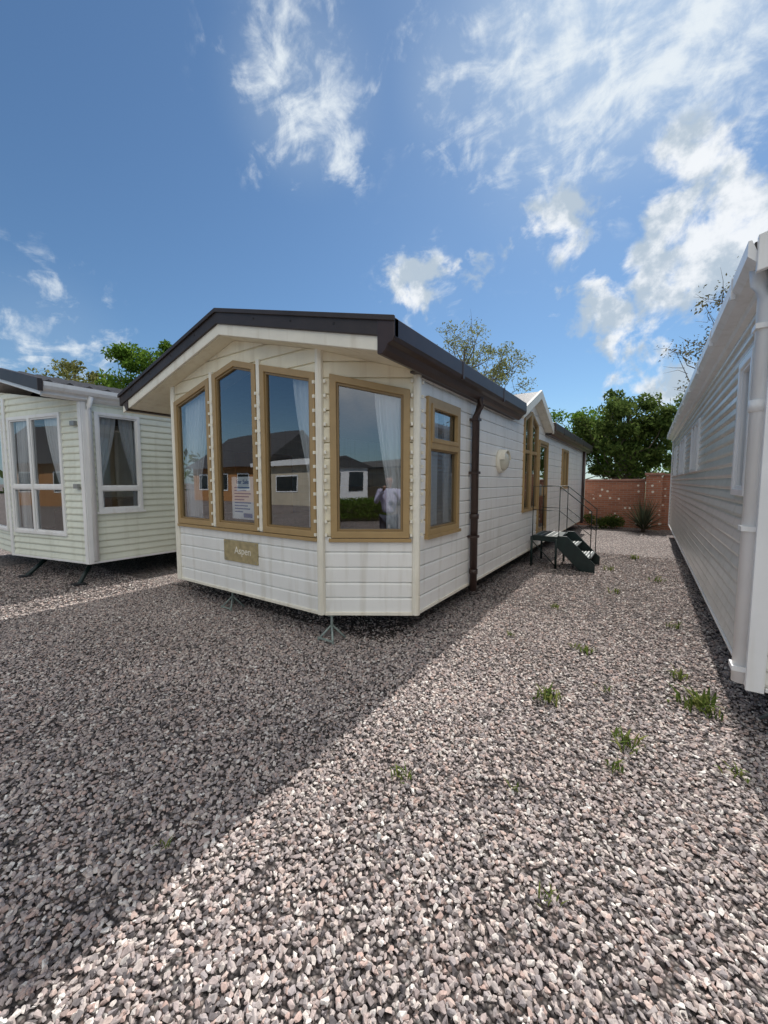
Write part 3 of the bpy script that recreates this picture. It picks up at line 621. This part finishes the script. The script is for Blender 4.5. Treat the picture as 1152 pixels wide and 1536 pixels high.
def tree(name,x,y,h,rx,rz_,zc,ncl,nper,size,m,seed,cr=.8,tr=.2,twigs=False):
    r=np.random.default_rng(seed); T=empty(name)
    cs=[];rs=[]
    while len(cs)<ncl:
        v=r.normal(size=3); v/=np.linalg.norm(v); v*=(.35+.65*r.random()**.6)
        c=(x+v[0]*rx,y+v[1]*rx,zc+v[2]*rz_)
        cs.append(c); rs.append(cr*(.5+.8*r.random()))
    leaves('crown',cs,rs,nper,size,m,T,r)
    vs=[];fs=[]
    def limb(pts,rad,seg=6):
        n0=len(vs)
        for i,p in enumerate(pts):
            p=Vector(p); d=(Vector(pts[min(i+1,len(pts)-1)])-Vector(pts[max(i-1,0)])).normalized(); a=d.cross(Vector((.3,.9,.1))).normalized(); b=d.cross(a)
            for k in range(seg):
                t=6.2832*k/seg; vs.append(p+(a*math.cos(t)+b*math.sin(t))*rad[i])
        for i in range(len(pts)-1):
            for k in range(seg): fs.append((n0+i*seg+k,n0+i*seg+(k+1)%seg,n0+(i+1)*seg+(k+1)%seg,n0+(i+1)*seg+k))
    zt=zc+rz_*.6
    tp=[(x+.15*math.sin(k*1.3+seed),y+.15*math.cos(k*1.7+seed),zt*k/7) for k in range(8)]
    limb(tp,[tr*(1-.11*k)+(.1*tr if k==0 else 0) for k in range(8)],8)
    for i,c in enumerate(cs):
        k=r.integers(2,7); s=Vector(tp[k]); e=Vector(c); 
        if e.z<s.z: s=Vector(tp[2])
        md_=(s+e)/2+Vector(r.normal(size=3))*.25+Vector((0,0,-.15)); w=tr*.28
        limb([s,s.lerp(md_,.5)+Vector(r.normal(size=3))*.06,md_,md_.lerp(e,.5)+Vector(r.normal(size=3))*.1,e],[w,w*.75,w*.5,w*.3,w*.12],5)
        if twigs:
            for _ in range(7):
                v=Vector(r.normal(size=3)); v.z=abs(v.z)*.8; v=v.normalized()*rs[i]*1.2
                s2=md_.lerp(e,r.random()); limb([s2,s2+v*.5+Vector(r.normal(size=3))*.06,s2+v],[w*.22,w*.14,w*.05],4)
    mesh('trunk_and_limbs',vs,fs,bark,T,True)
    return T
tree('tree',-.9,22,6.4,2.3,2.1,3.75,75,210,.095,LM,11,.62,.2)
tree('tree',-9.9,23.5,11,3.9,3.4,7.8,105,110,.07,LY,12,.75,.26,True)
tree('tree',-19.3,9.2,8.2,1.9,1.7,6.3,40,240,.085,LB,13,.62,.2)
tree('tree',-21.5,7.2,8.2,1.5,1.4,5.9,30,130,.08,LY,23,.6,.16,True)
tree('tree',2.4,17.0,8.5,2.0,2.9,5.7,70,46,.05,LD,14,.6,.16,True)
tree('tree',-3.4,24,5,2.4,1.5,3.9,40,160,.09,LB,15,.7,.16)
tree('tree',-6.6,22,5,2.0,1.6,4.6,36,160,.09,LM,16,.6,.16)
tree('tree',3.2,28,9,3.0,2.6,4.4,50,150,.11,LM,17,.9,.2)
r=np.random.default_rng(5); cs=[];rs=[]
for i in range(150):
    ang=r.random()*6.283; d=75+r.random()*30; cs.append((d*math.cos(ang),d*math.sin(ang),1.5+r.random()*3)); rs.append(3.5+r.random()*2.5)
dt=empty('distant_trees'); leaves('foliage',cs,rs,100,.65,LM,dt,r)
hd=empty('hedge'); cs=[(x,y,z) for x in np.arange(1.2,5.2,.25) for y in (-8.3,-8.0,-7.7) for z in (.25,.55,.8)]
leaves('foliage',cs,[.24]*len(cs),70,.05,LB,hd,r); box('stems',(1.2,-8.1,0),(5.1,-7.9,.7),bark,hd)
vs=[];fs=[]
def tuft(x,y,s,n,seed):
    q=random.Random(seed); s*=1.2
    for i in range(n):
        a=q.random()*6.283; l=s*q.uniform(.4,1.1); lean=q.uniform(.3,1.3); wd_=s*q.uniform(.05,.10)
        bx=x+q.gauss(0,.35)*s; by=y+q.gauss(0,.35)*s
        d=Vector((math.cos(a),math.sin(a),0)); sd=Vector((-d.y,d.x,0))
        n0=len(vs)
        for t in (0,.45,.8,1):
            c_=Vector((bx,by,.012))+d*l*lean*t*t*.8+Vector((0,0,l*(t-.3*lean*t*t)))
            w_=wd_*(1-abs(t-.4)*1.2 if t<1 else .05); vs.append(c_-sd*w_); vs.append(c_+sd*w_)
        for k in range(3): fs.append((n0+2*k,n0+2*k+1,n0+2*k+3,n0+2*k+2))
for k,(x,y,s,n) in enumerate([(-.567,2.94,.10,26),(-.53,3.0,.08,14),(.37,3.47,.12,40),(.33,3.40,.09,20),(.42,3.36,.07,16),(-.064,2.70,.08,24),(-.03,2.62,.07,14),(-1.02,1.70,.06,20),(.265,3.85,.08,24),(-.505,1.94,.045,13),(-.40,4.0,.08,24),(-.50,4.02,.06,14),(-.25,1.48,.045,12),(-1.68,.775,.04,10),(-.08,2.4,.065,16),(.47,2.73,.07,16),(-1.11,3.99,.06,16),(-.2,3.3,.045,10),(-.9,5.2,.07,14),(-.3,6.4,.09,18),(-.5,8,.1,20),(.2,7.5,.1,18),(.3,5.2,.08,18),(-.15,9.5,.12,22)]): tuft(x,y,s,n,k)
wm=leaf_mat('weed_leaves',(.06,.09,.028),(.12,.17,.04),(.24,.25,.08),.3)
mesh('weeds',vs,fs,wm)

# ------------------------------------------------------------------ BRICK WALL
def brick_mat():
    m=bpy.data.materials.new('brickwork'); m.use_nodes=True; nt=m.node_tree; b=nt.nodes['Principled BSDF']; b.inputs['Roughness'].default_value=.85
    tc=nt.nodes.new('ShaderNodeTexCoord'); sx=nt.nodes.new('ShaderNodeSeparateXYZ'); cx=nt.nodes.new('ShaderNodeCombineXYZ'); ad=nt.nodes.new('ShaderNodeMath')
    nt.links.new(tc.outputs['Object'],sx.inputs[0]); nt.links.new(sx.outputs[0],ad.inputs[0]); nt.links.new(sx.outputs[1],ad.inputs[1]); nt.links.new(ad.outputs[0],cx.inputs[0]); nt.links.new(sx.outputs[2],cx.inputs[1])
    br=nt.nodes.new('ShaderNodeTexBrick'); br.inputs['Scale'].default_value=1; br.inputs['Brick Width'].default_value=.225; br.inputs['Row Height'].default_value=.075; br.inputs['Mortar Size'].default_value=.007
    br.inputs['Color1'].default_value=(.27,.10,.06,1); br.inputs['Color2'].default_value=(.38,.15,.09,1); br.inputs['Mortar'].default_value=(.30,.23,.18,1)
    nt.links.new(cx.outputs[0],br.inputs['Vector'])
    v=nt.nodes.new('ShaderNodeTexVoronoi'); v.inputs['Scale'].default_value=4.6; nt.links.new(cx.outputs[0],v.inputs['Vector'])
    s=nt.nodes.new('ShaderNodeMapRange'); s.inputs[1].default_value=.20; s.inputs[2].default_value=.15; nt.links.new(v.outputs['Distance'],s.inputs[0])
    mx=nt.nodes.new('ShaderNodeMix'); mx.data_type='RGBA'; nt.links.new(s.outputs[0],mx.inputs[0]); nt.links.new(br.outputs[0],mx.inputs[6]); mx.inputs[7].default_value=(.72,.66,.58,1)
    nt.links.new(mx.outputs[2],b.inputs['Base Color'])
    bp=nt.nodes.new('ShaderNodeBump'); bp.inputs['Strength'].default_value=.6; bp.inputs['Distance'].default_value=.01; bp.invert=True; nt.links.new(br.outputs['Fac'],bp.inputs['Height']); nt.links.new(bp.outputs[0],b.inputs['Normal'])
    return m
BM=brick_mat(); bw=empty('brick_wall')
box('wall_panel',(-7,16.1,0),(-.05,16.33,1.62),BM,bw); box('coping',(-7,16.07,1.62),(-.04,16.36,1.70),M['coping'],bw,.01)
box('pier',(-.04,15.7,0),(.42,16.4,1.82),BM,bw); box('pier_cap',(-.08,15.66,1.82),(.46,16.44,1.90),M['coping'],bw,.01)
box('wall_panel_right',(.42,16.0,0),(9,16.23,1.80),BM,bw); box('coping_right',(.46,15.97,1.80),(9,16.26,1.87),M['coping'],bw,.01)
def spiky(name,x,y,n,l,seed):
    q=random.Random(seed); vs=[];fs=[]
    for i in range(n):
        a=q.random()*6.283; el=q.uniform(.25,1.45); L_=l*q.uniform(.7,1.1); d=Vector((math.cos(a)*math.cos(el),math.sin(a)*math.cos(el),math.sin(el))); sd=Vector((-math.sin(a),math.cos(a),0)); n0=len(vs)
        for t in (0,.35,.7,1):
            c_=Vector((x,y,.08))+d*L_*t-Vector((0,0,.25*L_*t*t*math.cos(el))); w_=.028*(1-t*.93)*(.6+t if t<.4 else 1); vs.append(c_-sd*w_); vs.append(c_+sd*w_)
        for k in range(3): fs.append((n0+2*k,n0+2*k+1,n0+2*k+3,n0+2*k+2))
    T=empty(name); mesh('blades',vs,fs,leaf_mat(name+'_leaf',(.03,.04,.025),(.06,.07,.045),(.13,.12,.07),.2),T); tube('stem',[(x,y,0),(x,y,.25)],.06,bark,T,8)
spiky('yucca_plant',-.05,14.9,120,1.2,3)
sh=empty('shrub'); cs=[(-1.35+random.uniform(-.5,.6),15.4+random.uniform(-.2,.3),random.uniform(.1,.4)) for _ in range(26)]; leaves('foliage',cs,[.22]*26,90,.035,LM,sh,r)
tube('stem',[(-1.3,15.4,0),(-1.3,15.4,.4)],.03,bark,sh,6)

# ------------------------------------------------------------------ buildings behind the viewer (seen in the glass)
h1=empty('brick_house')
box('walls',(-34,-22,0),(-24.5,-14,3.0),M['orange'],h1); prism('roof',[(-14,2.9),(-13.5,2.8),(-18,5.9),(-22.5,2.8),(-22,2.9)],'X',-34.4,-24.1,M['roof'],h1)
for k,x in enumerate((-33,-30.2,-27.4)): box(f'window_{k}',(x,-13.99,1.0),(x+1.4,-13.95,2.2),M['darkglass'],h1); box(f'window_frame_{k}',(x-.08,-13.985,.9),(x+1.48,-13.97,2.3),M['pvc'],h1)
h2=empty('beige_building')
box('walls',(-23.5,-20,0),(-7,-13,2.7),M['beige'],h2); prism('roof',[(-12.6,2.7),(-12.6,2.95),(-16.5,3.4),(-20.4,2.95),(-20.4,2.7)],'X',-23.9,-6.7,M['pvc'],h2)
for k,x in enumerate((-21.5,-17,-12.5)): box(f'window_{k}',(x,-12.99,1.0),(x+1.8,-12.95,2.0),M['darkglass'],h2); box(f'window_surround_{k}',(x-.1,-12.985,.9),(x+1.9,-12.97,2.1),M['pvc'],h2)
h3=empty('static_caravan')
box('body',(5.5,-28,.4),(9.5,-17,2.6),M['pvc'],h3); prism('roof',[(5.2,2.6),(7.5,3.3),(9.8,2.6),(9.8,2.5),(5.2,2.5)],'Y',-28.2,-16.8,M['roof'],h3)
for k,x in enumerate((6.0,7.9)): box(f'window_{k}',(x,-17.0,1.0),(x+1.2,-16.95,2.2),M['darkglass'],h3)
h4=empty('static_caravan')
box('body',(11,-26,.4),(15,-15,2.6),M['beige'],h4); prism('roof',[(10.7,2.6),(13,3.3),(15.3,2.6),(15.3,2.5),(10.7,2.5)],'Y',-26.2,-14.8,M['roof'],h4)
for k,x in enumerate((11.5,13.4)): box(f'window_{k}',(x,-15.0,1.0),(x+1.2,-14.95,2.2),M['darkglass'],h4)

# photographer (seen reflected)
ph=empty('photographer'); Fd=Vector((-.557,.83,0)).normalized(); Rd=Vector((Fd.y,-Fd.x,0))
def L3(r_,f,z): q=Rd*r_+Fd*f; return (q.x,q.y,z)
def skinfig(name,pts,edges,rad,m):
    me=bpy.data.meshes.new(name); me.from_pydata(pts,edges,[]); o=bpy.data.objects.new(name,me); COL.objects.link(o); o.parent=ph
    o.modifiers.new('skin','SKIN'); 
    for i,x in enumerate(rad): me.skin_vertices[0].data[i].radius=x if isinstance(x,tuple) else (x,x)
    me.skin_vertices[0].data[0].use_root=True
    s=o.modifiers.new('s','SUBSURF'); s.levels=1; s.render_levels=2; me.materials.append(m); return o
b0=-.42
skinfig('torso_and_arms',[L3(0,b0,.95),L3(0,b0,1.15),L3(0,b0,1.36),L3(0,b0,1.46),L3(-.19,b0,1.40),L3(.19,b0,1.40),L3(-.25,b0+.1,1.18),L3(.25,b0+.1,1.18),L3(-.10,b0+.27,1.42),L3(.10,b0+.27,1.42)],
 [(0,1),(1,2),(2,3),(2,4),(2,5),(4,6),(5,7),(6,8),(7,9)],[(.16,.12),(.14,.11),(.16,.11),.06,.065,.065,.048,.048,.034,.034],M['shirt'])
skinfig('legs',[L3(0,b0,.93),L3(-.10,b0,.85),L3(.10,b0,.85),L3(-.11,b0,.48),L3(.11,b0,.48),L3(-.12,b0,.07),L3(.12,b0,.07),L3(-.12,b0+.14,.04),L3(.12,b0+.14,.04)],[(0,1),(0,2),(1,3),(2,4),(3,5),(4,6),(5,7),(6,8)],[.13,.10,.10,.07,.07,.05,.05,.04,.04],M['trouser'])
skinfig('head',[L3(0,b0,1.45),L3(0,b0+.01,1.53),L3(0,b0+.02,1.60),L3(0,b0+.02,1.68)],[(0,1),(1,2),(2,3)],[.05,.055,.085,.08],M['skin'])
skinfig('hair',[L3(0,b0-.03,1.62),L3(0,b0-.01,1.72)],[(0,1)],[.085,.07],M['hair'])
skinfig('hands',[L3(-.10,b0+.27,1.42),L3(-.07,b0+.33,1.52),L3(.10,b0+.27,1.42),L3(.07,b0+.33,1.52)],[(0,1),(2,3)],[.03,.032,.03,.032],M['skin'])

# ------------------------------------------------------------------ LIGHT AND SKY
sv=Vector((-.045,.81,1.0)).normalized()
sun=bpy.data.lights.new('sun','SUN'); sun.energy=5.0; sun.angle=math.radians(.53); sun.color=(1,.96,.91)
so=bpy.data.objects.new('sun',sun); COL.objects.link(so); so.rotation_euler=sv.to_track_quat('Z','Y').to_euler(); so.location=(0,0,30)
el=math.asin(sv.z); az=math.atan2(sv.x,sv.y)
w=bpy.data.worlds.new('World'); scene.world=w; w.use_nodes=True; nt=w.node_tree; nt.nodes.clear(); N=nt.nodes; L=nt.links
out=N.new('ShaderNodeOutputWorld'); bg=N.new('ShaderNodeBackground'); bg.inputs[1].default_value=.13; L.new(bg.outputs[0],out.inputs[0])
sky=N.new('ShaderNodeTexSky'); sky.sky_type='NISHITA'; sky.sun_disc=False; sky.sun_elevation=el; sky.sun_rotation=az; sky.air_density=1.0; sky.dust_density=.3; sky.ozone_density=2.5
tcw=N.new('ShaderNodeTexCoord'); D_=tcw.outputs['Generated']
def mth(op,a,b=None,c=None,clamp=False):
    n=N.new('ShaderNodeMath'); n.operation=op; n.use_clamp=clamp
    for i,x in enumerate((a,b,c)):
        if x is None: continue
        if isinstance(x,(int,float)): n.inputs[i].default_value=x
        else: L.new(x,n.inputs[i])
    return n.outputs[0]
def mrange(v,a,b,c=0,d=1,sm=True):
    n=N.new('ShaderNodeMapRange'); n.interpolation_type='SMOOTHSTEP' if sm else 'LINEAR'; L.new(v,n.inputs[0]); n.inputs[1].default_value=a;n.inputs[2].default_value=b;n.inputs[3].default_value=c;n.inputs[4].default_value=d; return n.outputs[0]
sx=N.new('ShaderNodeSeparateXYZ'); L.new(D_,sx.inputs[0]); zz=mth('ADD',mth('MAXIMUM',sx.outputs[2],0.0),.12)
cb=N.new('ShaderNodeCombineXYZ'); L.new(mth('DIVIDE',sx.outputs[0],zz),cb.inputs[0]); L.new(mth('DIVIDE',sx.outputs[1],zz),cb.inputs[1])
def noise(vec,sc,det,rough=.6,dist=0,scale=None,rot=0,loc=(0,0,0)):
    if scale:
        mp=N.new('ShaderNodeMapping'); mp.inputs['Scale'].default_value=scale; mp.inputs['Rotation'].default_value=(0,0,rot); mp.inputs['Location'].default_value=loc; L.new(vec,mp.inputs[0]); vec=mp.outputs[0]
    n=N.new('ShaderNodeTexNoise'); n.inputs['Scale'].default_value=sc; n.inputs['Detail'].default_value=det; n.inputs['Roughness'].default_value=rough; n.inputs['Distortion'].default_value=dist; L.new(vec,n.inputs['Vector']); return n.outputs['Fac']
def blob(azd,eld,rad,wt):
    a_=math.radians(azd); e_=math.radians(eld); c_=Vector((math.sin(a_)*math.cos(e_),math.cos(a_)*math.cos(e_),math.sin(e_)))
    n=N.new('ShaderNodeVectorMath'); n.operation='DISTANCE'; L.new(D_,n.inputs[0]); n.inputs[1].default_value=c_
    return mrange(n.outputs['Value'],rad,rad*.1,0,wt)
def mxx(lst):
    o=lst[0]
    for x in lst[1:]: o=mth('MAXIMUM',o,x)
    return o
def amp(n,k): return mth('MULTIPLY',mth('SUBTRACT',n,.5),k)
cum=mxx([blob(2.8,33,.09,.58),blob(-11.1,29.1,.13,.84),blob(1.8,23.0,.20,.80),blob(-5.0,20.5,.13,.74),blob(-1.3,13.2,.13,.74),blob(-29.5,26.0,.11,.56),blob(-21.5,26.0,.07,.52),blob(7,25,.15,.74),blob(-11.5,22.5,.08,.50)])
nf=noise(D_,13,9,.58,.3); nb=noise(D_,5.2,4,.5,.3)
cd_=mth('ADD',mth('ADD',amp(nf,2.4),amp(nb,1.8)),cum)
cd=mth('MULTIPLY',mrange(cd_,.34,.80),mrange(cum,.02,.16))
cir=mxx([blob(-45,42,.22,.58),blob(-47,50,.2,.45),blob(-9,43,.32,.78),blob(2,41,.28,.74),blob(-25,43,.16,.46),blob(-74,15,.24,.36),blob(-12,36,.28,.36),blob(-28,26,.20,.26),blob(-92,26,.3,.30)])
nc=noise(cb.outputs[0],3.2,10,.64,.7,(1,1.7,1),.6); ncf=noise(D_,17,8,.60,.4)
cc=mth('MULTIPLY',mrange(mth('ADD',mth('ADD',amp(nc,2.0),amp(ncf,2.0)),cir),.25,1.10,0,.95),mrange(cir,.02,.2))
veil=mrange(cir,.1,.8,0,.28)
hz=mrange(sx.outputs[2],.22,-.02,0,.42)
behind=N.new('ShaderNodeVectorMath'); behind.operation='DOT_PRODUCT'; L.new(D_,behind.inputs[0]); behind.inputs[1].default_value=(.25,-.50,.83)  # unseen bright cloud behind the camera, added as white fill for shaded fronts
fill_cloud=mth('MULTIPLY',mrange(behind.outputs['Value'],.60,.82),mrange(nb,.25,.5,.45,1))
tint=N.new('ShaderNodeMix'); tint.data_type='RGBA'; tint.blend_type='MULTIPLY'; tint.inputs[0].default_value=1; L.new(sky.outputs[0],tint.inputs[6]); tint.inputs[7].default_value=(.60,.75,.82,1)
def mixc(f,a,b):
    m=N.new('ShaderNodeMix'); m.data_type='RGBA'
    L.new(f,m.inputs[0])
    for i,x in ((6,a),(7,b)):
        if isinstance(x,tuple): m.inputs[i].default_value=(*x,1)
        else: L.new(x,m.inputs[i])
    return m.outputs[2]
c1=mixc(hz,tint.outputs[2],(3.0,4.3,5.6))
c1=mixc(veil,c1,(4.6,5.5,6.3))
c1=mixc(cc,c1,(6.3,6.8,7.2))
shade=mixc(mrange(noise(D_,11,6,.6,0,(1,1,1),0,(0,0,.35)),.42,.60),(3.8,4.5,5.2),(7.2,7.4,7.6))
c1=mixc(mth('MULTIPLY',cd,.94),c1,shade)
c1=mixc(fill_cloud,c1,(9.3,9.1,8.6))
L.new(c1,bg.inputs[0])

# ------------------------------------------------------------------ CAMERA
cam=bpy.data.cameras.new('camera'); co=bpy.data.objects.new('camera',cam); COL.objects.link(co)
cam.sensor_fit='VERTICAL'; cam.sensor_height=36; cam.sensor_width=27; cam.lens=585/1536*36; cam.clip_start=.02; cam.clip_end=2000
co.location=(0,0,1.6); co.rotation_euler=(math.radians(90-4.4),0,math.radians(33.96)); scene.camera=co
scene.view_settings.view_transform='Standard'; scene.view_settings.look='None'; scene.view_settings.exposure=0
